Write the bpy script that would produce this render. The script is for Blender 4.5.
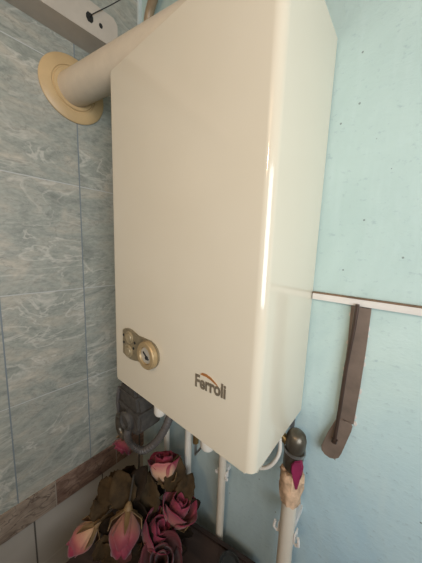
import bpy, bmesh, math, random
from mathutils import Vector, Matrix
random.seed(7)
for o in list(bpy.data.objects): bpy.data.objects.remove(o)
S = bpy.context.scene
COL = S.collection
PI = math.pi

# ------------------------------------------------------------------ camera
cd = bpy.data.cameras.new('camera'); cam = bpy.data.objects.new('camera', cd); COL.objects.link(cam)
cd.sensor_fit = 'HORIZONTAL'; cd.sensor_width = 36.0; cd.lens = 233.83 / 422 * 36.0
cd.clip_start = 0.02
r_ = Vector((0.76153031, 0.64714367, 0.03573029))
f_ = Vector((-0.63730846, 0.75770903, -0.14040998))
u_ = Vector((-0.11793859, 0.08415523, 0.98944853))
M = Matrix((r_, u_, -f_)).transposed().to_4x4()
M.translation = (0.8033, -0.5285, 0.382)
cam.matrix_world = M
S.camera = cam

# ------------------------------------------------------------------ world, light, exposure
w = bpy.data.worlds.new('world'); S.world = w; w.use_nodes = True
w.node_tree.nodes['Background'].inputs[0].default_value = (0.75, 0.85, 1.0, 1)
w.node_tree.nodes['Background'].inputs[1].default_value = 1.0
def area(name, loc, direction, sx, sy, power, color):
    l = bpy.data.lights.new(name, 'AREA'); l.shape = 'RECTANGLE'; l.size = sx; l.size_y = sy
    l.energy = power; l.color = color
    o = bpy.data.objects.new(name, l); COL.objects.link(o); o.location = loc
    o.rotation_euler = Vector(direction).to_track_quat('-Z', 'Y').to_euler()
    return o
wd = area('window_daylight', (1.56, -0.86, 0.45), (-1, 0.66, 0.03), 0.9, 0.85, 6.3, (0.90, 0.965, 1.0))
wd.data.spread = math.radians(108)
bl = bpy.data.lights.new('warm_fill', 'POINT'); bl.energy = 20; bl.color = (1.0, 0.70, 0.455); bl.shadow_soft_size = 0.08  # unseen warm lamp added behind the camera to fill the boiler front
bo = bpy.data.objects.new('warm_fill', bl); COL.objects.link(bo); bo.location = (0.9, -1.7, 1.05)
S.view_settings.view_transform = 'Standard'; S.view_settings.look = 'None'
S.view_settings.gamma = 1.0; S.view_settings.use_curve_mapping = False
S.view_settings.exposure = 0.0

# ------------------------------------------------------------------ materials
def newmat(name):
    m = bpy.data.materials.new(name); m.use_nodes = True
    nt = m.node_tree; b = nt.nodes['Principled BSDF']
    return m, nt, b
class NT:
    def __init__(s, nt): s.nt = nt
    def n(s, t, **k):
        nd = s.nt.nodes.new(t)
        for a, v in k.items(): setattr(nd, a, v)
        return nd
    def l(s, a, b): s.nt.links.new(a, b)
    def math(s, op, a, b=None, c=None, clamp=False):
        nd = s.n('ShaderNodeMath', operation=op, use_clamp=clamp)
        for i, v in enumerate((a, b, c)):
            if v is None: continue
            if isinstance(v, (int, float)): nd.inputs[i].default_value = v
            else: s.l(v, nd.inputs[i])
        return nd.outputs[0]
    def mix(s, f, a, b):
        nd = s.n('ShaderNodeMix', data_type='RGBA')
        for i, v in ((0, f), (6, a), (7, b)):
            if isinstance(v, (int, float)): nd.inputs[i].default_value = v
            elif isinstance(v, tuple): nd.inputs[i].default_value = (*v, 1)
            else: s.l(v, nd.inputs[i])
        return nd.outputs[2]
    def ramp(s, f, stops):
        nd = s.n('ShaderNodeValToRGB'); e = nd.color_ramp.elements
        while len(e) < len(stops): e.new(0.5)
        for x, (p, c) in zip(e, stops):
            x.position = p; x.color = (*c, 1) if len(c) == 3 else c
        s.l(f, nd.inputs[0]); return nd.outputs[0]
    def noise(s, vec, scale, detail=4, rough=0.55, dist=0.0):
        nd = s.n('ShaderNodeTexNoise'); nd.inputs['Scale'].default_value = scale
        nd.inputs['Detail'].default_value = detail; nd.inputs['Roughness'].default_value = rough
        nd.inputs['Distortion'].default_value = dist
        if vec is not None: s.l(vec, nd.inputs['Vector'])
        return nd.outputs[0]
    def bump(s, h, strength, dist, b):
        nd = s.n('ShaderNodeBump'); nd.inputs['Strength'].default_value = strength
        nd.inputs['Distance'].default_value = dist
        s.l(h, nd.inputs['Height']); s.l(nd.outputs[0], b.inputs['Normal'])
    def obj(s): return s.n('ShaderNodeTexCoord').outputs['Object']
    def mapping(s, vec, rot=(0, 0, 0), scale=(1, 1, 1), loc=(0, 0, 0)):
        nd = s.n('ShaderNodeMapping'); s.l(vec, nd.inputs[0])
        nd.inputs['Rotation'].default_value = rot; nd.inputs['Scale'].default_value = scale
        nd.inputs['Location'].default_value = loc
        return nd.outputs[0]
def simple(name, col, rough=0.5, metal=0.0, var=0.12, scale=30, bump=0.0, spec=0.5, coat=0.0):
    m, nt, b = newmat(name); N = NT(nt)
    f = N.noise(N.obj(), scale, 5, 0.6)
    c0 = tuple(max(0, c * (1 - var)) for c in col); c1 = tuple(min(1, c * (1 + var)) for c in col)
    N.l(N.ramp(f, [(0.3, c0), (0.7, c1)]), b.inputs['Base Color'])
    b.inputs['Roughness'].default_value = rough; b.inputs['Metallic'].default_value = metal
    b.inputs['Specular IOR Level'].default_value = spec; b.inputs['Coat Weight'].default_value = coat
    if bump: N.bump(f, bump, 0.002, b)
    return m

TY, TZ, TW, TH = -0.2192, 0.556, 0.2084, 0.3179       # tile joints on the left wall
def marble_tiles():
    m, nt, b = newmat('grey_marble_tile'); N = NT(nt)
    co = N.obj(); sp = N.n('ShaderNodeSeparateXYZ'); N.l(co, sp.inputs[0])
    a = N.math('DIVIDE', N.math('SUBTRACT', sp.outputs[1], TY), TW)
    c = N.math('DIVIDE', N.math('SUBTRACT', sp.outputs[2], TZ), TH)
    fa, fc = N.math('FLOOR', a), N.math('FLOOR', c)
    ra, rc = N.math('FRACT', a), N.math('FRACT', c)
    da = N.math('MULTIPLY', N.math('MINIMUM', ra, N.math('SUBTRACT', 1.0, ra)), TW)
    dc = N.math('MULTIPLY', N.math('MINIMUM', rc, N.math('SUBTRACT', 1.0, rc)), TH)
    gv = N.math('LESS_THAN', da, 0.0016); gh = N.math('LESS_THAN', dc, 0.0012)
    cell = N.n('ShaderNodeCombineXYZ'); N.l(fa, cell.inputs[1]); N.l(fc, cell.inputs[2])
    wn = N.n('ShaderNodeTexWhiteNoise'); N.l(cell.outputs[0], wn.inputs['Vector'])
    off = N.n('ShaderNodeVectorMath', operation='SCALE'); N.l(wn.outputs['Color'], off.inputs[0]); off.inputs['Scale'].default_value = 9.0
    add = N.n('ShaderNodeVectorMath', operation='ADD'); N.l(co, add.inputs[0]); N.l(off.outputs[0], add.inputs[1])
    v = N.mapping(add.outputs[0], rot=(0.6, 0, 0), scale=(1, 1.0, 2.1))
    cloud = N.noise(v, 5.0, 9, 0.66, 1.5)
    base = N.ramp(cloud, [(0.33, (0.19, 0.205, 0.178)), (0.47, (0.315, 0.33, 0.287)), (0.55, (0.36, 0.352, 0.30)), (0.62, (0.45, 0.415, 0.34)), (0.74, (0.60, 0.545, 0.45))])
    vn = N.noise(v, 5.5, 5, 0.5, 1.6)
    vein = N.math('ABSOLUTE', N.math('SUBTRACT', vn, 0.5))
    vm = N.ramp(vein, [(0.0, (1, 1, 1)), (0.030, (0, 0, 0))])
    mod = N.ramp(N.noise(v, 3.1, 2), [(0.42, (0, 0, 0)), (0.56, (1, 1, 1))])
    dk = N.ramp(N.math('ABSOLUTE', N.math('SUBTRACT', N.noise(v, 8.0, 5, 0.55, 2.2), 0.46)), [(0.0, (1, 1, 1)), (0.02, (0, 0, 0))])
    base = N.mix(N.math('MULTIPLY', dk, 0.35), base, (0.14, 0.145, 0.135))
    base = N.mix(N.math('MULTIPLY', N.math('MULTIPLY', vm, mod), 0.7), base, (0.62, 0.59, 0.52))
    fine = N.noise(v, 60, 4, 0.7)
    base = N.mix(0.2, base, N.ramp(fine, [(0.35, (0.16, 0.17, 0.165)), (0.65, (0.58, 0.57, 0.51))]))
    base = N.mix(gh, base, (0.50, 0.51, 0.50))
    base = N.mix(gv, base, (0.19, 0.22, 0.245))
    N.l(base, b.inputs['Base Color'])
    b.inputs['Roughness'].default_value = 0.38
    h = N.math('SUBTRACT', 1.0, N.math('MAXIMUM', gv, gh))
    N.bump(N.math('ADD', h, N.math('MULTIPLY', cloud, 0.25)), 0.6, 0.003, b)
    return m
def white_tiles():
    m, nt, b = newmat('white_glazed_tile'); N = NT(nt)
    co = N.obj(); sp = N.n('ShaderNodeSeparateXYZ'); N.l(co, sp.inputs[0])
    a = N.math('FRACT', N.math('DIVIDE', N.math('SUBTRACT', sp.outputs[1], -0.1803), 0.214))
    c = N.math('FRACT', N.math('DIVIDE', N.math('SUBTRACT', sp.outputs[2], -0.667), 0.19))
    da = N.math('MULTIPLY', N.math('MINIMUM', a, N.math('SUBTRACT', 1.0, a)), 0.214)
    dc = N.math('MULTIPLY', N.math('MINIMUM', c, N.math('SUBTRACT', 1.0, c)), 0.19)
    gv = N.math('LESS_THAN', da, 0.0022); gh = N.math('LESS_THAN', dc, 0.003)
    f = N.noise(co, 5, 3)
    base = N.ramp(f, [(0.3, (0.38, 0.345, 0.30)), (0.7, (0.47, 0.43, 0.375))])
    base = N.mix(gv, base, (0.10, 0.09, 0.08))
    base = N.mix(gh, base, (0.48, 0.45, 0.39))
    N.l(base, b.inputs['Base Color']); b.inputs['Roughness'].default_value = 0.3
    N.bump(N.math('SUBTRACT', 1.0, N.math('MAXIMUM', gv, gh)), 0.4, 0.002, b)
    return m
def blue_paint():
    m, nt, b = newmat('pale_blue_wall_paint'); N = NT(nt)
    co = N.obj()
    sp = N.n('ShaderNodeSeparateXYZ'); N.l(co, sp.inputs[0])
    big = N.noise(N.mapping(co, scale=(1, 1, 0.6)), 4.0, 7, 0.62, 0.8)
    # bluish daylight low at right painted in as stronger blue, with a ragged edge
    zz = N.math('ADD', sp.outputs[2], N.math('MULTIPLY', N.math('SUBTRACT', big, 0.5), 0.5))
    low = N.ramp(N.math('MULTIPLY_ADD', zz, 1.6, 0.55, clamp=True), [(0.05, (1, 1, 1)), (0.95, (0, 0, 0))])
    c_up = N.ramp(big, [(0.3, (0.42, 0.56, 0.535)), (0.7, (0.55, 0.69, 0.66))])
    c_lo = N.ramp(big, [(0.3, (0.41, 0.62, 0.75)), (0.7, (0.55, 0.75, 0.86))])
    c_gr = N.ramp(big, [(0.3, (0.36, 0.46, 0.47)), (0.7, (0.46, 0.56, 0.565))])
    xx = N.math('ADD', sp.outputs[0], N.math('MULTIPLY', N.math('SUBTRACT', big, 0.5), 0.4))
    c_lo = N.mix(N.math('MULTIPLY_ADD', xx, 3.2, -1.45, clamp=True), c_gr, c_lo)  # fades to grey at left, imitating the weaker daylight there
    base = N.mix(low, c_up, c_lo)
    streak = N.noise(N.mapping(co, scale=(40, 40, 5)), 1.0, 5, 0.6)
    base = N.mix(N.math('MULTIPLY', N.ramp(streak, [(0.5, (0, 0, 0)), (0.75, (1, 1, 1))]), 0.25), base, (0.62, 0.74, 0.74))
    sc = N.noise(N.mapping(co, scale=(60, 60, 90)), 1.0, 4, 0.7)
    base = N.mix(N.math('MULTIPLY', N.ramp(sc, [(0.58, (0, 0, 0)), (0.70, (1, 1, 1))]), 0.45), base, (0.27, 0.38, 0.42))
    vor = N.n('ShaderNodeTexVoronoi'); vor.inputs['Scale'].default_value = 34; N.l(co, vor.inputs['Vector'])
    sel = N.n('ShaderNodeSeparateColor'); N.l(vor.outputs['Color'], sel.inputs[0])
    speck = N.math('MULTIPLY', N.math('LESS_THAN', vor.outputs['Distance'], 0.065), N.math('GREATER_THAN', sel.outputs[0], 0.62))
    base = N.mix(N.math('MULTIPLY', speck, 0.7), base, (0.13, 0.15, 0.15))
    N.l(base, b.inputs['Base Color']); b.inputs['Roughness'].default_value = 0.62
    N.bump(N.math('ADD', big, N.math('MULTIPLY', sc, 0.4)), 0.45, 0.006, b)
    return m
def enamel():
    m, nt, b = newmat('aged_cream_enamel'); N = NT(nt)
    co = N.obj()
    f = N.noise(co, 3.0, 3)
    base = N.ramp(f, [(0.3, (0.66, 0.585, 0.455)), (0.7, (0.69, 0.62, 0.495))])
    vor = N.n('ShaderNodeTexVoronoi'); vor.inputs['Scale'].default_value = 17; N.l(co, vor.inputs['Vector'])
    sel = N.n('ShaderNodeSeparateColor'); N.l(vor.outputs['Color'], sel.inputs[0])
    speck = N.math('MULTIPLY', N.math('LESS_THAN', vor.outputs['Distance'], 0.045), N.math('GREATER_THAN', sel.outputs[1], 0.8))
    base = N.mix(N.math('MULTIPLY', speck, 0.65), base, (0.22, 0.17, 0.11))
    N.l(base, b.inputs['Base Color']); b.inputs['Roughness'].default_value = 0.09
    b.inputs['Specular IOR Level'].default_value = 0.7
    return m
def border_marble():
    m, nt, b = newmat('brown_marble_border'); N = NT(nt)
    co = N.obj(); sp = N.n('ShaderNodeSeparateXYZ'); N.l(co, sp.inputs[0])
    t = N.math('DIVIDE', N.math('SUBTRACT', sp.outputs[1], -0.334), 0.2084)
    fl = N.math('FLOOR', t); fr = N.math('FRACT', t)
    d = N.math('MULTIPLY', N.math('MINIMUM', fr, N.math('SUBTRACT', 1.0, fr)), 0.2084)
    g = N.math('LESS_THAN', d, 0.0016)
    v = N.mapping(co, rot=(0.5, 0, 0), scale=(1, 1, 2.2))
    n1 = N.noise(v, 14, 8, 0.65, 1.2)
    light = N.ramp(n1, [(0.3, (0.20, 0.15, 0.115)), (0.55, (0.34, 0.27, 0.21)), (0.75, (0.44, 0.36, 0.29))])
    dark = N.ramp(n1, [(0.3, (0.11, 0.062, 0.046)), (0.55, (0.24, 0.155, 0.115)), (0.75, (0.38, 0.28, 0.22))])
    base = N.mix(N.math('GREATER_THAN', fl, -0.5), light, dark)
    vn = N.math('ABSOLUTE', N.math('SUBTRACT', N.noise(v, 11, 5, 0.5, 1.6), 0.5))
    base = N.mix(N.math('MULTIPLY', N.ramp(vn, [(0.0, (1, 1, 1)), (0.03, (0, 0, 0))]), 0.75), base, (0.06, 0.035, 0.027))
    base = N.mix(g, base, (0.32, 0.28, 0.23))
    N.l(base, b.inputs['Base Color']); b.inputs['Roughness'].default_value = 0.35
    return m
def petal_mat(name, tip, mid, base_c):
    m, nt, b = newmat(name); N = NT(nt)
    at = N.n('ShaderNodeAttribute', attribute_name='along')
    f = N.math('ADD', at.outputs['Fac'], N.math('MULTIPLY', N.math('SUBTRACT', N.noise(N.obj(), 55, 4), 0.5), 0.35), clamp=True)
    N.l(N.ramp(f, [(0.15, base_c), (0.55, mid), (0.9, tip)]), b.inputs['Base Color'])
    b.inputs['Roughness'].default_value = 0.6; b.inputs['Specular IOR Level'].default_value = 0.25
    b.inputs['Sheen Weight'].default_value = 0.2
    return m
def wood_mat(name, c0, c1, rough=0.5):
    m, nt, b = newmat(name); N = NT(nt)
    n1 = N.noise(N.mapping(N.obj(), scale=(4, 60, 60)), 1.0, 6, 0.6, 0.4)
    N.l(N.ramp(n1, [(0.3, c0), (0.7, c1)]), b.inputs['Base Color']); b.inputs['Roughness'].default_value = rough
    N.bump(n1, 0.15, 0.001, b)
    return m

MT = dict(
    tile=marble_tiles(), white=white_tiles(), blue=blue_paint(), enamel=enamel(), border=border_marble(),
    ceiling=simple('ceiling_paint', (0.62, 0.62, 0.60), 0.9), plaster=simple('plain_wall_paint', (0.34, 0.35, 0.34), 0.9),
    floor=simple('floor_tile', (0.10, 0.085, 0.075), 0.6, scale=8),
    steel=simple('dull_steel', (0.42, 0.42, 0.41), 0.4, 0.9), plate=simple('zinc_plate', (0.32, 0.33, 0.34), 0.5, 0.6),
    flue=simple('cream_flue_enamel', (0.56, 0.47, 0.355), 0.35, var=0.05), collar=simple('yellowed_plastic', (0.53, 0.37, 0.19), 0.4, var=0.10, scale=12),
    dark=simple('black_slot', (0.012, 0.011, 0.010), 0.8), rail=simple('white_painted_steel', (0.47, 0.41, 0.345), 0.45, var=0.06),
    pvc=simple('white_pvc', (0.68, 0.64, 0.57), 0.4, var=0.06), pipe=simple('cream_painted_pipe', (0.62, 0.56, 0.47), 0.45, var=0.08, scale=18),
    trunk=simple('white_trunking', (0.76, 0.72, 0.68), 0.4, var=0.05), rust=simple('brown_grime', (0.20, 0.125, 0.075), 0.7, var=0.3),
    brown=simple('brown_metal', (0.235, 0.180, 0.147), 0.4, 0.25, var=0.2, scale=25, bump=0.1), rod=simple('dark_rod', (0.085, 0.055, 0.042), 0.35, 0.5),
    chip=simple('flaked_paint', (0.70, 0.66, 0.62), 0.8),
    valve=simple('dusty_grey_valve', (0.060, 0.053, 0.046), 0.75, 0.1, var=0.4, scale=45, bump=0.3), hose=simple('grey_corrugated_plastic', (0.085, 0.075, 0.070), 0.5, var=0.15),
    iron=simple('dark_bronze', (0.115, 0.098, 0.075), 0.35, 0.6, var=0.3), brass=simple('aged_brass', (0.33, 0.22, 0.09), 0.4, 0.8),
    putty=simple('tan_packing', (0.56, 0.38, 0.25), 0.85, var=0.38, scale=55, bump=0.4), magenta=simple('magenta_tape', (0.22, 0.018, 0.065), 0.45, var=0.25),
    bezel=simple('worn_olive_bezel', (0.255, 0.205, 0.125), 0.45, 0.3, var=0.2, scale=80), gold=simple('dull_gold_ring', (0.45, 0.32, 0.165), 0.4, 0.35, var=0.1),
    face=simple('grey_dial_face', (0.42, 0.38, 0.31), 0.35), knob=simple('knob_tan', (0.38, 0.30, 0.18), 0.4, 0.3),
    letter=simple('grey_lettering', (0.19, 0.155, 0.11), 0.45, 0.2), orange=simple('orange_emblem', (0.40, 0.16, 0.045), 0.4, 0.1),
    leafm=simple('dry_olive_leaf', (0.050, 0.031, 0.014), 0.75, var=0.5, scale=30, spec=0.15), leafd=simple('dark_leaf', (0.020, 0.013, 0.008), 0.8, var=0.4, scale=30, spec=0.1),
    stem=simple('dark_stem', (0.03, 0.022, 0.014), 0.7), sepal=simple('tan_sepal', (0.20, 0.12, 0.05), 0.6, var=0.3),
    vase=simple('dark_red_brown_glaze', (0.085, 0.030, 0.026), 0.4, var=0.2, scale=10), table=wood_mat('dark_brown_wood', (0.030, 0.016, 0.012), (0.060, 0.033, 0.025)),
    tableedge=wood_mat('darker_brown_wood', (0.020, 0.011, 0.009), (0.040, 0.022, 0.017)),
    copper=simple('brown_rubber_hose', (0.30, 0.215, 0.13), 0.35, var=0.2),
    glass=simple('smoked_dish', (0.03, 0.03, 0.028), 0.2),
    pet1=petal_mat('pink_cream_petal', (0.26, 0.028, 0.060), (0.36, 0.11, 0.10), (0.50, 0.30, 0.17)),
    pet2=petal_mat('magenta_petal', (0.19, 0.020, 0.045), (0.24, 0.055, 0.062), (0.30, 0.14, 0.09)),
    pet4=petal_mat('dusty_pink_petal', (0.24, 0.03, 0.06), (0.34, 0.10, 0.105), (0.42, 0.22, 0.15)),
    corner=simple('pale_corner_bead', (0.60, 0.66, 0.66), 0.5, var=0.08),
    pet5=petal_mat('cream_petal', (0.40, 0.12, 0.12), (0.56, 0.33, 0.22), (0.55, 0.36, 0.22)),
    pet3=petal_mat('dark_red_petal', (0.09, 0.016, 0.022), (0.08, 0.022, 0.022), (0.07, 0.035, 0.02)),
)
# ------------------------------------------------------------------ mesh helpers
def link(name, bm, mat, parent=None, smooth=True, ang=35):
    me = bpy.data.meshes.new(name)
    bmesh.ops.recalc_face_normals(bm, faces=bm.faces)
    bm.to_mesh(me); bm.free()
    mats = mat if isinstance(mat, (list, tuple)) else [mat]
    for m in mats: me.materials.append(m)
    if smooth:
        for p in me.polygons: p.use_smooth = True
        try: me.set_sharp_from_angle(angle=math.radians(ang))
        except Exception: pass
    o = bpy.data.objects.new(name, me); COL.objects.link(o)
    if parent is not None: o.parent = parent
    return o
def nb(): return bmesh.new()
def box(bm, a, b, bev=0.0, rot=None):
    c = [(x + y) / 2 for x, y in zip(a, b)]; s = [abs(y - x) for x, y in zip(a, b)]
    mt = Matrix.Translation(c) @ (rot.to_4x4() if rot else Matrix()) @ Matrix.Diagonal((*s, 1))
    t = bmesh.new(); bmesh.ops.create_cube(t, size=1.0, matrix=mt)
    if bev: bmesh.ops.bevel(t, geom=t.edges[:], offset=bev, segments=2, profile=0.7, affect='EDGES')
    merge(bm, t)
def merge(bm, t):
    me = bpy.data.meshes.new('tmp'); t.to_mesh(me); t.free(); bm.from_mesh(me); bpy.data.meshes.remove(me)
def catmull(pts, n=8):
    P = [Vector(p) for p in pts]; P = [2 * P[0] - P[1]] + P + [2 * P[-1] - P[-2]]; out = []
    for i in range(1, len(P) - 2):
        for k in range(n):
            t = k / n; a, b, c, d = P[i - 1:i + 3]
            out.append(0.5 * ((2 * b) + (c - a) * t + (2 * a - 5 * b + 4 * c - d) * t * t + (-a + 3 * b - 3 * c + d) * t ** 3))
    out.append(P[-2]); return out
def tube(bm, pts, rad, seg=14, cap=True):
    pts = [Vector(p) for p in pts]; rings = []; prev = None
    for i, p in enumerate(pts):
        d = (pts[min(i + 1, len(pts) - 1)] - pts[max(i - 1, 0)]).normalized()
        if prev is None:
            a = d.orthogonal().normalized()
        else:
            a = (prev - d * prev.dot(d)).normalized()
        prev = a; b = d.cross(a); r = rad(i / (len(pts) - 1)) if callable(rad) else rad
        rings.append([bm.verts.new(p + (a * math.cos(2 * PI * k / seg) + b * math.sin(2 * PI * k / seg)) * r) for k in range(seg)])
    for i in range(len(rings) - 1):
        for k in range(seg):
            bm.faces.new((rings[i][k], rings[i][(k + 1) % seg], rings[i + 1][(k + 1) % seg], rings[i + 1][k]))
    if cap: bm.faces.new(rings[0][::-1]); bm.faces.new(rings[-1])
def lathe(bm, prof, org=(0, 0, 0), axis=(0, 0, 1), seg=32, closed=False):
    ax = Vector(axis).normalized(); a = ax.orthogonal().normalized(); b = ax.cross(a); o = Vector(org); rings = []
    for r, h in prof:
        if r < 1e-6: rings.append([bm.verts.new(o + ax * h)])
        else: rings.append([bm.verts.new(o + ax * h + (a * math.cos(2 * PI * k / seg) + b * math.sin(2 * PI * k / seg)) * r) for k in range(seg)])
    idx = list(range(len(rings) - 1)) + ([-1] if closed else [])
    for i in idx:
        A, B = rings[i], rings[i + 1]
        for k in range(seg):
            k2 = (k + 1) % seg
            if len(A) == 1 and len(B) == 1: continue
            if len(A) == 1: bm.faces.new((A[0], B[k], B[k2]))
            elif len(B) == 1: bm.faces.new((A[k], A[k2], B[0]))
            else: bm.faces.new((A[k], A[k2], B[k2], B[k]))
def prism(bm, poly, fn, d0, d1, bev=0.0):
    """poly of 2-D points, fn(u,v,d) -> 3-D point"""
    t = bmesh.new()
    A = [t.verts.new(fn(u, v, d0)) for u, v in poly]; B = [t.verts.new(fn(u, v, d1)) for u, v in poly]
    n = len(poly); t.faces.new(A[::-1]); t.faces.new(B)
    for i in range(n): t.faces.new((A[i], A[(i + 1) % n], B[(i + 1) % n], B[i]))
    if bev: bmesh.ops.bevel(t, geom=[e for f in t.faces[:2] for e in f.edges], offset=bev, segments=2, affect='EDGES')
    merge(bm, t)
def tag(o, label, cat=None, group=None, kind=None):
    if label: o['label'] = label
    if cat: o['category'] = cat
    if group: o['group'] = group
    if kind: o['kind'] = kind
    return o
def thing(name, label, cat, loc=(0, 0, 0), group=None):
    o = bpy.data.objects.new(name, None); COL.objects.link(o); o.location = loc; o.empty_display_size = 0.05
    return tag(o, label, cat, group)
class At:
    """shift world-space builders into the frame of a thing's Empty"""
    def __init__(s, e): s.o = e; s.inv = Matrix.Translation(-Vector(e.location))
    def add(s, name, bm, mat, parent=None, **k):
        bmesh.ops.transform(bm, matrix=s.inv, verts=bm.verts)
        return link(name, bm, mat, parent or s.o, **k)
def struct(name, bm, mat, **k):
    o = link(name, bm, mat, smooth=False); o['kind'] = 'structure'; return o

# ------------------------------------------------------------------ the room
ZF, ZC, XR, YF = -1.3, 1.32, 1.62, -2.4
BT, BB = -0.392, -0.483
bm = nb(); box(bm, (-0.1, YF, BT), (0, 0.0, ZC)); n0 = len(bm.faces); box(bm, (-0.1, YF, ZF), (0, 0.0, BT))
bm.faces.ensure_lookup_table()
for f in bm.faces[n0:]: f.material_index = 1
wl = struct('wall_left', bm, [MT['tile'], MT['white']])
bm = nb(); box(bm, (0.0, YF, BB), (0.006, 0.0, BT), 0.0012); struct('trim_1', bm, MT['border'])
bm = nb(); box(bm, (0.0, -0.014, BT + 0.001), (0.009, 0.0, ZC), 0.001); struct('trim_2', bm, MT['corner'])
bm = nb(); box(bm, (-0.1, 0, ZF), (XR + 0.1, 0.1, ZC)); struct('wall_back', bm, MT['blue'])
bm = nb(); box(bm, (-0.1, YF - 0.1, ZF), (XR + 0.1, YF, ZC)); struct('wall_front', bm, MT['plaster'])
bm = nb(); box(bm, (-0.1, YF - 0.1, ZF - 0.1), (XR + 0.1, 0.1, ZF)); struct('floor', bm, MT['floor'])
bm = nb(); box(bm, (-0.1, YF - 0.1, ZC), (XR + 0.1, 0.1, ZC + 0.1)); struct('ceiling', bm, MT['ceiling'])
wy0, wy1, wz0, wz1 = -1.36, -0.36, -0.05, 0.9
bm = nb()
box(bm, (XR, YF, ZF), (XR + 0.1, wy0, ZC)); box(bm, (XR, wy1, ZF), (XR + 0.1, 0, ZC))
box(bm, (XR, wy0, ZF), (XR + 0.1, wy1, wz0)); box(bm, (XR, wy0, wz1), (XR + 0.1, wy1, ZC))
struct('wall_right', bm, MT['plaster'])
bm = nb(); fw = 0.05
box(bm, (XR + 0.02, wy0, wz0), (XR + 0.08, wy0 + fw, wz1)); box(bm, (XR + 0.02, wy1 - fw, wz0), (XR + 0.08, wy1, wz1))
box(bm, (XR + 0.02, wy0, wz0), (XR + 0.08, wy1, wz0 + fw)); box(bm, (XR + 0.02, wy0, wz1 - fw), (XR + 0.08, wy1, wz1))
box(bm, (XR + 0.03, (wy0 + wy1) / 2 - 0.03, wz0), (XR + 0.07, (wy0 + wy1) / 2 + 0.03, wz1))
struct('window_1', bm, MT['pvc'])

# ------------------------------------------------------------------ boiler
BX0, BX1, BD, BZ0, BZ1 = 0.2050, 0.6510, 0.225, 0.0135, 0.7830
boiler = thing('wall_boiler', 'tall aged cream gas boiler hanging in the corner on the pale blue wall', 'boiler', ((BX0 + BX1) / 2, 0, BZ0))
A = At(boiler)
def rrect_front(x0, x1, yb, yf, r, n=6):
    p = [(x0, yb)]
    for k in range(n + 1):
        t = PI + PI / 2 * k / n; p.append((x0 + r + r * math.cos(t), yf + r + r * math.sin(t)))
    for k in range(n + 1):
        t = 1.5 * PI + PI / 2 * k / n; p.append((x1 - r + r * math.cos(t), yf + r + r * math.sin(t)))
    p.append((x1, yb)); return p
bm = nb(); prism(bm, rrect_front(BX0, BX1, -0.004, -BD, 0.016), lambda u, v, d: (u, v, d), BZ0, BZ1, 0.003)
casing = A.add('casing', bm, MT['enamel'])
bm = nb(); box(bm, (BX0 + 0.02, -0.004, BZ0 - 0.055), (BX1 - 0.012, 0.0, BZ1 + 0.02)); A.add('back_plate', bm, MT['plate'], smooth=False)
# control panel
panel_bm = nb()
def arc(cx, cz, r, a0, a1, n): return [(cx + r * math.cos(math.radians(a0 + (a1 - a0) * k / n)), cz + r * math.sin(math.radians(a0 + (a1 - a0) * k / n))) for k in range(n + 1)]
outl = [(0.2585, 0.1659), (0.268, 0.1715), (0.2790, 0.1744), (0.2906, 0.1756), (0.301, 0.1750), (0.3132, 0.1718), (0.3254, 0.1676), (0.352, 0.1688), (0.3771, 0.1696), (0.3925, 0.1655), (0.4030, 0.1575), (0.4085, 0.1479), (0.4086, 0.1327), (0.4020, 0.1195), (0.391, 0.1085), (0.3743, 0.1030), (0.3545, 0.1035), (0.3277, 0.1052), (0.3151, 0.1005), (0.2989, 0.0968), (0.2788, 0.0982), (0.258, 0.1033)][::-1]
front = lambda u, v, d: (u, -BD - d, v)
prism(panel_bm, outl, front, -0.001, 0.004, 0.001)
panel = A.add('control_panel', panel_bm, MT['bezel']); panel['label'] = 'worn olive control panel plate with gauge and two knobs'
bm = nb(); lathe(bm, [(0.0, 0.0035), (0.0325, 0.0035), (0.0322, 0.013), (0.030, 0.0155), (0.021, 0.0155), (0.0195, 0.011), (0.0, 0.011)], (0.3735, -BD, 0.1362), (0, -1, 0), 40)
g = A.add('gauge_ring', bm, MT['gold'], panel)
bm = nb(); lathe(bm, [(0.0, 0.0112), (0.0185, 0.0112), (0.0185, 0.0122), (0.0, 0.0122)], (0.3735, -BD, 0.1362), (0, -1, 0), 32)
A.add('gauge_face', bm, MT['face'], panel)
bm = nb(); box(bm, (0.3625, -BD - 0.0140, 0.1345), (0.3865, -BD - 0.0126, 0.1380), rot=Matrix.Rotation(math.radians(35), 3, 'Y')); lathe(bm, [(0, 0.0124), (0.0045, 0.0124), (0.0045, 0.0150), (0, 0.0150)], (0.378, -BD, 0.1325), (0, -1, 0), 16)
A.add('gauge_needle', bm, MT['dark'], panel)
for kx, kz in ((0.2920, 0.1545), (0.2880, 0.1180)):
    bm = nb(); lathe(bm, [(0, 0.0035), (0.0165, 0.0035), (0.0165, 0.006), (0.014, 0.0075), (0.0115, 0.006), (0.0105, 0.009), (0.0, 0.0095)], (kx, -BD, kz), (0, -1, 0), 28)
    A.add('knob', bm, MT['knob'], panel)
for kx, kz in ((0.2640, 0.1540), (0.2645, 0.1345), (0.3155, 0.1465), (0.3100, 0.1310)):
    bm = nb(); lathe(bm, [(0, 0.0035), (0.0035, 0.0035), (0.0035, 0.005), (0, 0.0054)], (kx, -BD, kz), (0, -1, 0), 12)
    A.add('screw', bm, MT['dark'], panel)
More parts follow.
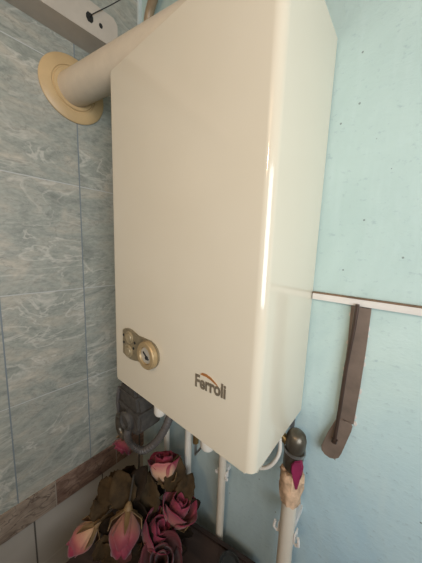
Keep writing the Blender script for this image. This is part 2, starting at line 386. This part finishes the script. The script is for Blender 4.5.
# lettering
cu = bpy.data.curves.new('lettering', 'FONT'); cu.body = 'Ferroli'; cu.size = 1.0; cu.extrude = 0.02; cu.offset = 0.030; cu.resolution_u = 4
to = bpy.data.objects.new('tmp_text', cu); COL.objects.link(to)
me = bpy.data.meshes.new_from_object(to.evaluated_get(bpy.context.evaluated_depsgraph_get()))
bpy.data.objects.remove(to)
xs = [v.co.x for v in me.vertices]; ys = [v.co.y for v in me.vertices]
sx = 0.072 / (max(xs) - min(xs)); sy = 0.0265 / (max(ys) - min(ys)); mx, my = min(xs), min(ys)
tilt = math.radians(5)
bm = nb(); bm.from_mesh(me); bpy.data.meshes.remove(me)
for v in bm.verts:
    x, y, d = (v.co.x - mx) * sx, (v.co.y - my) * sy, v.co.z
    v.co = (0.5185 + x, -BD - 0.0004 - 0.0006 * (d / 0.02 + 1) / 2 - 0.0, 0.1195 + y + x * math.tan(tilt))
lo = A.add('logo', bm, MT['letter'], smooth=False)
bm = nb()
pts = [(0.5305, 0.1490), (0.536, 0.1535), (0.546, 0.1540), (0.557, 0.1510), (0.568, 0.1445), (0.573, 0.1400), (0.566, 0.1425), (0.556, 0.1465), (0.546, 0.1487), (0.538, 0.1487)]
prism(bm, [(x, z + (x - 0.5305) * 0.06) for x, z in pts], front, 0.0003, 0.0012); A.add('flame_swoosh', bm, MT['orange'], lo, smooth=False)
# connection stubs under the casing
for (x, y, r, zb) in ((0.5245, -0.188, 0.0165, -0.036), (0.365, -0.19, 0.015, -0.042), (0.400, -0.19, 0.011, -0.020)):
    bm = nb(); lathe(bm, [(0, BZ0 + 0.001), (r * 0.7, BZ0 + 0.001), (r * 0.7, zb + 0.03), (r, zb + 0.027), (r, zb + 0.008), (r * 0.8, zb + 0.002), (0, zb)], (x, y, 0), (0, 0, 1), 24)
    A.add('connection_stub', bm, MT['pvc'])

# ------------------------------------------------------------------ flue pipe and wall collar
flue = thing('flue_pipe', 'cream flue pipe running from yellowed round wall collar over the boiler top', 'pipe', (0, -0.232, 0.82))
A = At(flue)
fd = Vector((1, 0.22, 0.038)).normalized(); p0 = Vector((0.001, -0.2285, 0.820))
p1 = p0 + fd * 0.40
path = [p0 + fd * (0.40 * k / 6) for k in range(7)]
ctr = p1 + Vector((0, 0, 0.0))
bm = nb(); tube(bm, path + [p1 + fd * 0.03 + Vector((0, 0, -0.003)), p1 + fd * 0.055 + Vector((0, 0, -0.014)), p1 + fd * 0.066 + Vector((0, 0, -0.032))], 0.043, 36); pipe = A.add('pipe', bm, MT['flue'])
bm = nb(); lathe(bm, [(0.0437, 0.0005), (0.0855, 0.0005), (0.086, 0.005), (0.082, 0.008), (0.058, 0.010), (0.0565, 0.008), (0.054, 0.008), (0.052, 0.012), (0.0437, 0.012)], (0, -0.2262, 0.820), (1, 0, 0), 56, closed=True)
A.add('wall_collar', bm, MT['collar'])

# curved brown hose high in the corner
bm = nb(); tube(bm, catmull([(0.066, -0.018, 0.88), (0.066, -0.018, 1.0), (0.067, -0.02, 1.065), (0.079, -0.022, 1.106), (0.11, -0.026, 1.135), (0.16, -0.033, 1.165), (0.22, -0.042, 1.165), (0.268, -0.05, 1.08), (0.28, -0.05, 0.95), (0.28, -0.05, BZ1 + 0.001)], 8), 0.0135, 14)
tag(link('hose', bm, MT['copper']), 'brown curved hose rising behind the flue pipe in the top corner', 'hose')

# ------------------------------------------------------------------ white perforated rail
rail = thing('perforated_rail', 'white perforated metal rail fixed across the tiles above the flue', 'rail', (0, -0.4, 0.945))
A = At(rail)
def railx(y): return 0.052 + (y + 0.36) * 0.11
bm = nb(); y0, y1 = -1.1, -0.128
z0, z1 = 0.945, 1.022
V = [bm.verts.new(p) for p in ((0, y0, z0), (railx(y0) if y0 > -0.5 else 0.03, y0, z0), (0.03, y0, z1), (0, y0, z1), (0, y1, z0), (railx(y1), y1, z0), (railx(y1), y1, z1 - 0.012), (railx(y1), y1 - 0.012, z1), (0, y1, z1))]
for f in ((3, 2, 1, 0), (0, 1, 5, 4), (1, 2, 7, 6, 5), (2, 3, 8, 7), (4, 5, 6, 7, 8), (3, 0, 4, 8)): bm.faces.new([V[i] for i in f])
A.add('channel', bm, MT['rail'], smooth=False)
# slots in the front face (dark recesses)
def frontx(y): return 0.03 + (railx(y1) - 0.03) * (y - y0) / (y1 - y0)
for y, z, hh in ((-0.276, 0.987, 0.010), (-0.205, 0.982, 0.0115), (-0.176, 0.980, 0.006), (-0.36, 0.99, 0.009), (-0.47, 0.99, 0.009)):
    bm = nb(); x = frontx(y)
    prism(bm, [(y - hh * 0.8, z - hh * 0.4), (y - hh * 0.4, z - hh), (y + hh * 0.4, z - hh), (y + hh * 0.8, z - hh * 0.4), (y + hh * 0.8, z + hh * 0.4), (y + hh * 0.4, z + hh), (y - hh * 0.4, z + hh), (y - hh * 0.8, z + hh * 0.4)], lambda u, v, d: (frontx(u) + d, u, v), -0.004, 0.0006)
    A.add('slot', bm, MT['dark'], smooth=False)
xs_ = frontx(-0.205)
bm = nb(); tube(bm, catmull([(xs_ + 0.0015, -0.207, 0.980), (xs_ + 0.006, -0.198, 0.992), (xs_ + 0.006, -0.150, 1.045), (xs_ + 0.006, -0.085, 1.12), (xs_ - 0.02, -0.001, 1.22)], 4), 0.0011, 8)
tag(link('string', bm, MT['dark']), 'thin dark string tied through a slot of the white rail', 'string')

# ------------------------------------------------------------------ trunking on the blue wall
tr = thing('cable_trunking', 'thin white cable trunking running along the blue wall right of the boiler', 'trunking', (1.0, 0, 0.289))
A = At(tr)
bm = nb(); box(bm, (BX1 + 0.002, -0.011, 0.2825), (XR, 0.0, 0.2955), 0.0012); A.add('channel', bm, MT['trunk'])
bm = nb(); box(bm, (BX1 + 0.002, -0.0112, 0.2956), (XR, 0.0, 0.2982), 0.0004); A.add('grimy_top_edge', bm, MT['rust'])['label'] = 'brown grimy top edge'

# ------------------------------------------------------------------ hanging metal strap
strap = thing('metal_strap', 'brown flat metal strip with thin rod and rounded foot hanging under the white trunking', 'metal strip', (0.741, 0, 0.16))
A = At(strap)
bm = nb(); poly = [(0.7255, 0.2805), (0.7590, 0.2805), (0.7592, 0.20), (0.7580, 0.12), (0.7550, 0.037), (0.7235, 0.030), (0.7265, 0.11), (0.7275, 0.20)]
prism(bm, poly, lambda u, v, d: (u, -d, v), 0.001, 0.005, 0.0008); A.add('strip', bm, MT['brown'])
bm = nb(); poly = [(0.7255, 0.040), (0.7400, 0.0385), (0.7500, 0.0405), (0.7545, 0.034), (0.7535, 0.024), (0.7420, -0.030), (0.7385, -0.041), (0.7320, -0.0475), (0.7220, -0.0510), (0.7120, -0.0490), (0.7050, -0.0430), (0.7040, -0.034), (0.7115, -0.002)]
def footf(u, v, d): return (u, -d - 0.005 - 0.012 * max(0, 0.04 - v) / 0.1, v)
prism(bm, poly, footf, 0.0, 0.004, 0.001); A.add('foot', bm, MT['brown'])
bm = nb(); tube(bm, [(0.7375, -0.0150, 0.2865), (0.7360, -0.0125, 0.243), (0.7308, -0.0115, 0.156), (0.7290, -0.0135, 0.06), (0.7275, -0.0200, -0.005)], 0.0036, 12)
lathe(bm, [(0, -0.004), (0.0055, -0.004), (0.0055, 0.004), (0, 0.004)], (0.7275, -0.0200, -0.006), (0.1, 0, 1), 14)
A.add('rod', bm, MT['rod'])
for i in range(16):
    bm = nb()
    side = i % 2; z = 0.03 + 0.245 * ((i * 0.618) % 1.0); x = ((0.7268 if z > 0.07 else 0.7242) if side == 0 else (0.7592 if z > 0.07 else 0.7565)) + random.uniform(-0.001, 0.001)
    s = random.uniform(0.0018, 0.0042); prism(bm, [(x + s * math.cos(a) * random.uniform(0.6, 1.1), z + 1.6 * s * math.sin(a)) for a in (0, 1.2, 2.4, 3.5, 5.0)], lambda u, v, d: (u, -d, v), 0.0002, 0.0016)
    A.add('paint_flake', bm, MT['chip'], smooth=False)

# ------------------------------------------------------------------ plumbing below the boiler
val = thing('valve_block', 'dusty dark grey valve block under the left corner of the boiler', 'valve', (0.195, -0.155, -0.1))
A = At(val)
def Aadd(n, bm, m):
    bmesh.ops.transform(bm, matrix=Matrix.Translation((0.060, 0, -0.002)) @ Matrix.Diagonal((0.86, 1, 1, 1)), verts=bm.verts); return A.add(n, bm, m)
bm = nb(); prism(bm, [(0.150, -0.015), (0.235, -0.005), (0.260, -0.075), (0.262, -0.135), (0.235, -0.160), (0.165, -0.160), (0.135, -0.135), (0.137, -0.080)], lambda u, v, d: (u, d, v), -0.200, -0.120, 0.008); Aadd('body', bm, MT['valve'])
bm = nb(); box(bm, (0.128, -0.206, -0.088), (0.268, -0.115, -0.076), 0.003); box(bm, (0.145, -0.204, -0.045), (0.250, -0.116, -0.035), 0.003); Aadd('flange', bm, MT['valve'])
bm = nb(); tube(bm, catmull([(0.146, -0.203, -0.035), (0.139, -0.205, -0.08), (0.139, -0.203, -0.12)], 5), 0.005, 10); Aadd('side_rod', bm, MT['hose'])
bm = nb(); lathe(bm, [(0, 0), (0.030, 0), (0.030, 0.012), (0.024, 0.018), (0.020, 0.018), (0.018, 0.012), (0, 0.012)], (0.200, -0.199, -0.118), (0.1, -1, -0.05), 28); Aadd('port_cap', bm, MT['valve'])
bm = nb(); tube(bm, catmull([(0.140, -0.19, -0.135), (0.115, -0.19, -0.150), (0.118, -0.19, -0.195), (0.150, -0.185, -0.208), (0.170, -0.18, -0.165)], 6), 0.012, 12); Aadd('elbow', bm, MT['iron'])
# corrugated hose
hp = catmull([(0.210, -0.185, -0.1645), (0.205, -0.190, -0.195), (0.220, -0.185, -0.222), (0.258, -0.170, -0.228), (0.308, -0.160, -0.175), (0.350, -0.160, -0.105), (0.375, -0.160, -0.04), (0.383, -0.155, BZ0 - 0.001)], 22)
nh = len(hp)
bm = nb(); tube(bm, hp, lambda t: 0.0094 + 0.0021 * math.sin(t * nh * PI / 2), 14)
tag(link('corrugated_hose', bm, MT['hose']), 'grey corrugated hose looping from the valve block up to the boiler', 'hose')
# narrow white pipe next to the corner
def wall_pipe(x, y, r, z0, z1, label, mat, clip_z=None, name='water_pipe'):
    t = thing(name, label, 'pipe', (x, y, z0)); A = At(t)
    bm = nb(); tube(bm, [(x, y, z0), (x, y, z0 + 0.3 * (z1 - z0)), (x, y, z0 + 0.7 * (z1 - z0)), (x, y, z1)], r, 20); A.add('pipe', bm, mat)
    if clip_z is not None:
        bm = nb()
        for s in (-1, 1):
            box(bm, (x + s * r - 0.002 + s * 0.002, y - r * 0.2, clip_z - 0.009), (x + s * r + 0.002 + s * 0.002, y + r, clip_z + 0.009), 0.0008)
            box(bm, (x + s * (r + 0.003), y - r * 0.5, clip_z - 0.008), (x + s * (r + 0.011), y - r * 0.05, clip_z - 0.001), 0.0008)
        box(bm, (x - r * 0.6, y + r * 0.9, clip_z - 0.006), (x + r * 0.6, 0, clip_z + 0.006), 0.0008)
        A.add('pipe_clip', bm, MT['trunk'])
    return t, A
wall_pipe(0.330, -0.05, 0.0115, ZF, BZ0 - 0.001, 'white water pipe dropping behind the roses under the boiler', MT['pvc'])
wall_pipe(0.456, -0.033, 0.0115, ZF, BZ0 - 0.001, 'slim cream water pipe with a small clip, between roses and large pipe', MT['pipe'], -0.272)
wall_pipe(0.205, -0.035, 0.010, ZF, BZ0 - 0.001, 'narrow white pipe closest to the tiled corner behind the hose', MT['pvc'])
# brass fitting with triangular bracket
bf = thing('brass_fitting', 'small brass tap fitting with triangular handle beside the white pipe', 'fitting', (0.375, -0.05, -0.2)); A = At(bf)
bm = nb(); tube(bm, [(0.362, -0.05, BZ0 - 0.001), (0.362, -0.05, -0.16), (0.364, -0.052, -0.215)], 0.009, 14); A.add('body', bm, MT['brass'])
bm = nb()
tri = [(0.362, -0.05, -0.19), (0.408, -0.06, -0.185), (0.372, -0.06, -0.245), (0.362, -0.05, -0.19)]
tube(bm, tri, 0.0045, 8); A.add('handle', bm, MT['steel'])
# large pipe with clip, packing, valve
bp = thing('gas_pipe', 'thick cream gas pipe with tan packing below the dark valve at right', 'pipe', (0.664, -0.075, ZF)); A = At(bp)
GX, GY = 0.6660, -0.075
bm = nb(); tube(bm, [(GX, GY, ZF), (GX, GY, -0.6), (GX, GY, -0.3), (GX, GY, -0.085)], 0.0158, 24); A.add('pipe', bm, MT['pipe'])
bm = nb()
cz = -0.235
for s in (-1, 1):
    box(bm, (GX + s * 0.0180 - 0.0015, GY - 0.002, cz - 0.012), (GX + s * 0.0180 + 0.0015, GY + 0.017, cz + 0.012), 0.0008)
    tube(bm, [(GX + s * 0.021, GY, cz - 0.012), (GX + s * 0.028, GY - 0.003, cz - 0.004), (GX + s * 0.026, GY - 0.002, cz + 0.012)], 0.003, 8)
box(bm, (GX - 0.010, GY + 0.0155, cz - 0.008), (GX + 0.010, 0, cz + 0.008), 0.001)
A.add('pipe_clip', bm, MT['trunk'])
bm = nb(); lathe(bm, [(0.0160, -0.150), (0.0200, -0.146), (0.0215, -0.130), (0.0240, -0.112), (0.0225, -0.098), (0.0245, -0.086), (0.0210, -0.076), (0.010, -0.0745)], (GX, GY, 0), (0, 0, 1), 22)
for v in bm.verts:
    d = Vector((v.co.x - GX, v.co.y - GY, 0)); v.co += d * random.uniform(-0.10, 0.16) + Vector((0, 0, random.uniform(-0.004, 0.004)))
A.add('packing', bm, MT['putty'])
gv = thing('gas_valve', 'dark bronze valve with magenta tape above the thick pipe', 'valve', (GX, GY, 0)); A = At(gv)
bm = nb(); lathe(bm, [(0, -0.074), (0.014, -0.074), (0.0195, -0.066), (0.0200, -0.030), (0.0186, -0.026), (0.0186, -0.020), (0.0203, -0.016), (0.0200, 0.000), (0.0170, 0.010), (0.0105, 0.016), (0, 0.018)], (GX + 0.002, GY, 0), (0.05, 0, 1), 26); A.add('body', bm, MT['iron'])
bm = nb(); lathe(bm, [(0.0204, -0.030), (0.0220, -0.030), (0.0220, -0.024), (0.0204, -0.024)], (GX + 0.002, GY, 0), (0.05, 0, 1), 26, closed=True); A.add('ring', bm, MT['steel'])
bm = nb(); tube(bm, [(GX - 0.016, GY, -0.018), (GX - 0.05, GY, 0.0), (GX - 0.06, GY, BZ0 - 0.001)], 0.009, 12); A.add('inlet', bm, MT['brass'])
bm = nb()
prism(bm, [(0.000, -0.040), (0.018, -0.036), (0.024, -0.052), (0.022, -0.072), (0.016, -0.082), (0.014, -0.106), (0.007, -0.108), (0.005, -0.084), (-0.006, -0.066), (-0.008, -0.050)], lambda u, v, d: (GX + 0.009 + u * 0.62, GY - 0.0205 - d + abs(u + 0.006) * 0.45, v * 0.95 + 0.004), 0.0, 0.006, 0.002); A.add('tape', bm, MT['magenta'])['label'] = 'torn magenta tape'
# white hose from boiler bottom to the valve
bm = nb(); tube(bm, catmull([(0.575, -0.105, BZ0 - 0.001), (0.578, -0.105, -0.06), (0.592, -0.105, -0.092), (0.615, -0.103, -0.086), (0.634, -0.10, -0.062), (0.643, -0.095, -0.030), (0.638, -0.095, BZ0 - 0.001)], 7), 0.0042, 12)
tag(link('white_hose', bm, MT['pvc']), 'thin white hose looping under the right end of the boiler', 'hose')

# ------------------------------------------------------------------ table, vase, roses
TT = -0.47
tb = thing('side_table', 'dark brown wooden table top under the roses at the blue wall', 'table', (0.28, -0.25, ZF)); tb.rotation_euler[2] = math.radians(12.5)
def tl(x, y, z): return (x, y, z)
bm = nb(); box(bm, (-0.11, -0.20, TT - 0.028 - ZF), (0.34, 0.140, TT - ZF), 0.003); link('table_top', bm, MT['table'], tb)
bm = nb(); box(bm, (-0.115, 0.1405, TT - 0.03 - ZF), (0.345, 0.152, TT + 0.004 - ZF), 0.002); link('edge_strip', bm, MT['tableedge'], tb)
for lx, ly in ((-0.085, -0.17), (0.31, -0.17), (-0.085, 0.115), (0.31, 0.115)):
    bm = nb(); box(bm, (lx - 0.018, ly - 0.018, 0), (lx + 0.018, ly + 0.018, TT - 0.028 - ZF), 0.003); link('leg', bm, MT['tableedge'], tb)
bm = nb(); lathe(bm, [(0, 0.001), (0.020, 0.001), (0.026, 0.010), (0.028, 0.016), (0.0255, 0.016), (0.022, 0.008), (0.0, 0.006)], (0.530, -0.085, TT), (0, 0, 1), 28)
tag(link('small_dish', bm, MT['glass']), 'small dark round dish on the table corner below the slim pipe', 'dish')
VX, VY = 0.305, -0.235
bm = nb(); lathe(bm, [(0, 0.001), (0.038, 0.001), (0.042, 0.008), (0.054, 0.035), (0.056, 0.055), (0.048, 0.08), (0.046, 0.088), (0.043, 0.088), (0.044, 0.08), (0.050, 0.055), (0.038, 0.014), (0, 0.010)], (VX, VY, TT), (0, 0, 1), 36)
tag(link('vase', bm, MT['vase']), 'dark red brown vase holding the dried pink roses', 'vase')

def petal(bm, phi0, half, R, h, flare, curl, z0=0.0, nt=9, ns=8, jag=0.0):
    lay = bm.verts.layers.float.get('along') or bm.verts.layers.float.new('along')
    G = []
    ph = random.uniform(0, 6)
    for i in range(nt + 1):
        t = i / nt; row = []
        for j in range(ns + 1):
            s = -1 + 2 * j / ns
            wdt = half * (0.45 + 0.75 * math.sin(PI * min(1, t * 0.62 + 0.12)))
            top = 1 - 0.16 * abs(s) ** 2.6 * (t ** 2)
            r = R * (0.22 + 0.95 * math.sin(PI * 0.5 * min(1, t * 1.35)) ** 0.8) + flare * R * max(0, t - 0.62) ** 1.5 * 3 - R * 0.10 * curl * t * t - (R * 0.55 * max(0, t - 0.55) ** 1.3 * 2.2 if curl > 2 else 0)
            r += R * 0.06 * math.sin(3 * s + ph) * t
            a = phi0 + s * wdt
            z = z0 + h * t * top - flare * h * 0.35 * max(0, t - 0.75) * 2 + 0.03 * h * math.sin(5 * s + ph) * t * t
            v = bm.verts.new((r * math.cos(a), r * math.sin(a), z)); v[lay] = t
            row.append(v)
        G.append(row)
    for i in range(nt):
        for j in range(ns): bm.faces.new((G[i][j], G[i][j + 1], G[i + 1][j + 1], G[i + 1][j]))
def petal_obj(name, bm, mat, parent):
    o = link(name, bm, mat, parent, ang=80)
    m = o.modifiers.new('thick', 'SOLIDIFY'); m.thickness = 0.0014; m.offset = 0
    return o
def leaf_bm(L, W, bend, seed):
    rr = random.Random(seed); bm = nb(); G = []; n = 10; k = 6
    for i in range(n + 1):
        t = i / n; row = []
        wd = W * math.sin(PI * min(1, t ** 0.8)) ** 0.75 * (1 + (0.10 if i % 2 else -0.04)) + 0.0008
        for j in range(k + 1):
            s = -1 + 2 * j / k
            row.append(bm.verts.new((s * wd, L * t * math.cos(bend * t), -L * math.sin(bend * t) * t * 0.7 + abs(s) * wd * 0.38 + rr.uniform(-1, 1) * W * 0.06)))
        G.append(row)
    for i in range(n):
        for j in range(k): bm.faces.new((G[i][j], G[i][j + 1], G[i + 1][j + 1], G[i + 1][j]))
    return bm
def rose(loc, axis, R, h, op, mat, label, leaves=(), seed=1, outer=5, sepal=True, spin=0.0, pale=False):
    random.seed(seed)
    axis = Vector(axis).normalized(); q = axis.to_track_quat('Z', 'Y')
    e = thing('rose', label, 'flower', loc, 'dried roses of the bunch')
    MR = q.to_matrix().to_4x4() @ Matrix.Rotation(spin, 4, 'Z')
    def put(o): o.data.transform(MR); o.data.update(); return o
    bm = nb()
    for k in range(3): petal(bm, k * 2.1, 1.25, R * 0.36, h * 0.98, 0.0, 1.5)
    for k in range(4): petal(bm, 0.5 + k * 1.57, 0.95, R * 0.60, h * 1.0, 0.10 * op, 1.2)
    bloom = put(petal_obj('bloom', bm, mat, e))
    kbest = max(range(outer), key=lambda k: (MR.to_3x3() @ Vector((math.cos(k * 2 * PI / outer), math.sin(k * 2 * PI / outer), 0))).dot(CAM - Vector(loc)))
    for k in range(outer):
        aa = k * 2 * PI / outer + random.uniform(-.2, .2); best = pale and k == kbest
        bm = nb(); petal(bm, aa, 0.80, R * random.uniform(0.86, 1.0), h * random.uniform(0.86, 1.0), op * random.uniform(0.7, 1.2), 0.4 if op > 0.1 else 2.5, z0=-0.02 * h)
        p = put(petal_obj('petal', bm, MT['pet5'] if best else mat, bloom))
        if best: p['label'] = 'cream outer petal'
    # calyx with pointed sepals
    bm = nb(); lathe(bm, [(0.003, -0.22 * h), (R * 0.20, -0.16 * h), (R * 0.32, -0.02 * h), (R * 0.30, 0.02 * h), (0, 0.03 * h)], (0, 0, 0), (0, 0, 1), 14)
    for k in range(5):
        a = k * 2 * PI / 5; d = Vector((math.cos(a), math.sin(a), 0)); sd = Vector((-d.y, d.x, 0))
        P = [d * R * 0.28 + sd * R * 0.18, d * R * 0.28 - sd * R * 0.18, d * R * 1.02 - sd * R * 0.15 + Vector((0, 0, h * 0.16)), d * R * 1.12 + Vector((0, 0, h * 0.42)), d * R * 1.02 + sd * R * 0.15 + Vector((0, 0, h * 0.16))]
        vs = [bm.verts.new(p) for p in P]; vs2 = [bm.verts.new(p + d * 0.0016 + Vector((0, 0, -0.0008))) for p in P]
        bm.faces.new(vs); bm.faces.new(vs2[::-1])
        for i in range(5): bm.faces.new((vs[i], vs[(i + 1) % 5], vs2[(i + 1) % 5], vs2[i]))
    put(link('calyx', bm, MT['sepal'] if sepal else MT['leafm'], e))
    # stem bends from the flower back into the vase mouth
    L = Vector(loc); b0 = -axis * (0.20 * h)
    i = len([o for o in bpy.data.objects if o.name.startswith('rose')])
    ang = i * 0.9
    mouth = Vector((VX + 0.03 * math.cos(ang), VY + 0.03 * math.sin(ang), TT + 0.085)) - L
    foot = Vector((VX + 0.018 * math.cos(ang + 2), VY + 0.018 * math.sin(ang + 2), TT + 0.016)) - L
    side = -axis * 0.055
    above = mouth.lerp(b0 + side, 0.45) + Vector((0, 0, 0.02))
    bm = nb(); tube(bm, catmull([foot, mouth, above, b0 + side, b0], 7), 0.0026, 8); link('stem', bm, MT['stem'], e)
    for (lp, ld, lu, LL, WW, mk) in leaves:
        bm = leaf_bm(LL, WW, 0.5, seed + int(LL * 1e4)); Y = Vector(ld).normalized(); Z = Vector(lu); X = Y.cross(Z).normalized(); Z = X.cross(Y)
        mm = Matrix((X, Y, Z)).transposed().to_4x4(); mm.translation = Vector(lp) - L
        bmesh.ops.transform(bm, matrix=mm, verts=bm.verts)
        o = link('leaf', bm, MT[mk], e, ang=80); m = o.modifiers.new('thick', 'SOLIDIFY'); m.thickness = 0.0012; m.offset = 0
    return e
CAM = Vector((0.8033, -0.5285, 0.382))
def P(u, v, d):
    return CAM + d * (r_ * ((u - 211) / 233.83) + f_ - u_ * ((v - 281.5) / 233.83))
def D(du, dv, dd=0):     # a direction given along the view's right / down / depth axes
    return r_ * du - u_ * dv + f_ * dd
rose(P(164, 482, 0.70), D(-0.05, -0.95, 0.30), 0.040, 0.072, 0.25, MT['pet1'], 'pink rose with cream outer petal, highest of the bunch under the corrugated hose',
     leaves=[(P(172, 492, 0.69), D(0.25, -1, -0.1), D(0.3, 0, -1), 0.105, 0.032, 'leafm'), (P(160, 495, 0.69), D(-1, 0.1, -0.2), D(0, -0.4, -1), 0.09, 0.030, 'leafd'),
             (P(150, 500, 0.72), D(0.2, -1, 0.1), D(0.2, -0.3, -1), 0.10, 0.034, 'leafd'), (P(160, 500, 0.67), D(0.2, 1, -0.1), D(0.2, -0.3, -1), 0.09, 0.034, 'leafd')], seed=3, pale=True)
rose(P(96, 525, 0.62), D(-0.78, 0.66, -0.2), 0.030, 0.074, 0.0, MT['pet1'], 'cream rose bud with magenta tips drooping lowest beside the white tiles',
     leaves=[(P(102, 520, 0.63), D(-0.3, -0.8, 0.1), D(0.5, 0.2, -1), 0.06, 0.022, 'leafm'), (P(112, 512, 0.63), D(-0.5, 1, -0.1), D(0.3, 0, -1), 0.10, 0.030, 'leafm'),
             (P(104, 535, 0.62), D(0.3, 1, -0.1), D(0.3, 0, -1), 0.08, 0.032, 'leafm'), (P(110, 505, 0.64), D(-1, 0.4, 0.1), D(0.3, -0.2, -1), 0.07, 0.026, 'leafm')], seed=11)
rose(P(128, 510, 0.60), D(-0.06, 0.9, -0.45), 0.037, 0.080, 0.0, MT['pet2'], 'large magenta rose bud hanging head down in the middle front',
     leaves=[(P(130, 505, 0.62), D(-0.6, -1, 0.1), D(0.2, -0.3, -1), 0.095, 0.034, 'leafm'), (P(128, 500, 0.63), D(0.5, -1, 0.2), D(-0.2, -0.3, -1), 0.09, 0.028, 'leafd'),
             (P(120, 495, 0.64), D(-1, -0.25, 0.1), D(0.0, -0.5, -1), 0.085, 0.030, 'leafm'), (P(138, 500, 0.63), D(0.1, 1, -0.1), D(-0.2, -0.3, -1), 0.10, 0.034, 'leafd'), (P(115, 515, 0.62), D(-0.1, 1, 0.0), D(-0.2, -0.3, -1), 0.11, 0.036, 'leafd')], seed=5)
rose(P(172, 522, 0.66), D(0.42, -0.90, 0.05), 0.040, 0.072, 0.40, MT['pet4'], 'open pink rose at right side of the bunch nearest the slim pipe',
     leaves=[(P(180, 500, 0.68), D(0.5, -0.9, 0.1), D(0, -0.3, -1), 0.075, 0.026, 'leafm'), (P(185, 505, 0.68), D(1, 0.2, 0.1), D(0, -0.3, -1), 0.055, 0.018, 'leafd'),
             (P(184, 512, 0.68), D(0.9, 0.7, 0.0), D(0, -0.3, -1), 0.05, 0.020, 'leafm'), (P(176, 520, 0.66), D(0.3, 1, 0.0), D(0, -0.3, -1), 0.10, 0.034, 'leafd')], seed=8)
rose(P(146, 540, 0.62), D(0.62, -0.62, -0.1), 0.038, 0.066, 0.30, MT['pet2'], 'deep pink rose leaning right between the hanging bud and right rose',
     leaves=[(P(150, 515, 0.64), D(-0.2, -1, 0.1), D(0, -0.3, -1), 0.10, 0.034, 'leafm'), (P(150, 510, 0.65), D(-0.8, -0.6, 0.1), D(0, -0.3, -1), 0.085, 0.030, 'leafd'),
             (P(172, 545, 0.63), D(0.7, 0.7, 0), D(0, -0.3, -1), 0.06, 0.022, 'leafd'), (P(140, 535, 0.61), D(-0.4, 1, 0), D(0, -0.3, -1), 0.10, 0.036, 'leafd')], seed=13)
rose(P(163, 568, 0.58), D(0.0, -0.85, -0.4), 0.042, 0.058, 0.3, MT['pet3'], 'dark brownish red rose cut off by the bottom edge of the photo',
     leaves=[(P(140, 556, 0.60), D(-1, 0.1, 0), D(0, -0.3, -1), 0.09, 0.036, 'leafd'), (P(120, 552, 0.61), D(-0.8, 0.3, 0), D(0, -0.3, -1), 0.08, 0.032, 'leafm'), (P(150, 550, 0.59), D(-0.6, -0.6, 0.2), D(0, -0.3, -1), 0.07, 0.03, 'leafd')], seed=17)
rose(P(127, 438, 0.80), D(-0.35, 0.5, -0.5), 0.028, 0.042, 0.3, MT['pet2'], 'magenta rose tucked behind the hose below the grey valve block',
     leaves=[(P(134, 465, 0.78), D(-0.4, 1, -0.1), D(0, -0.3, -1), 0.09, 0.032, 'leafd'), (P(128, 475, 0.76), D(-1, 0.6, -0.1), D(0, -0.3, -1), 0.09, 0.034, 'leafm'), (P(140, 478, 0.76), D(0.4, 1, -0.1), D(0, -0.3, -1), 0.10, 0.036, 'leafd')], seed=19)
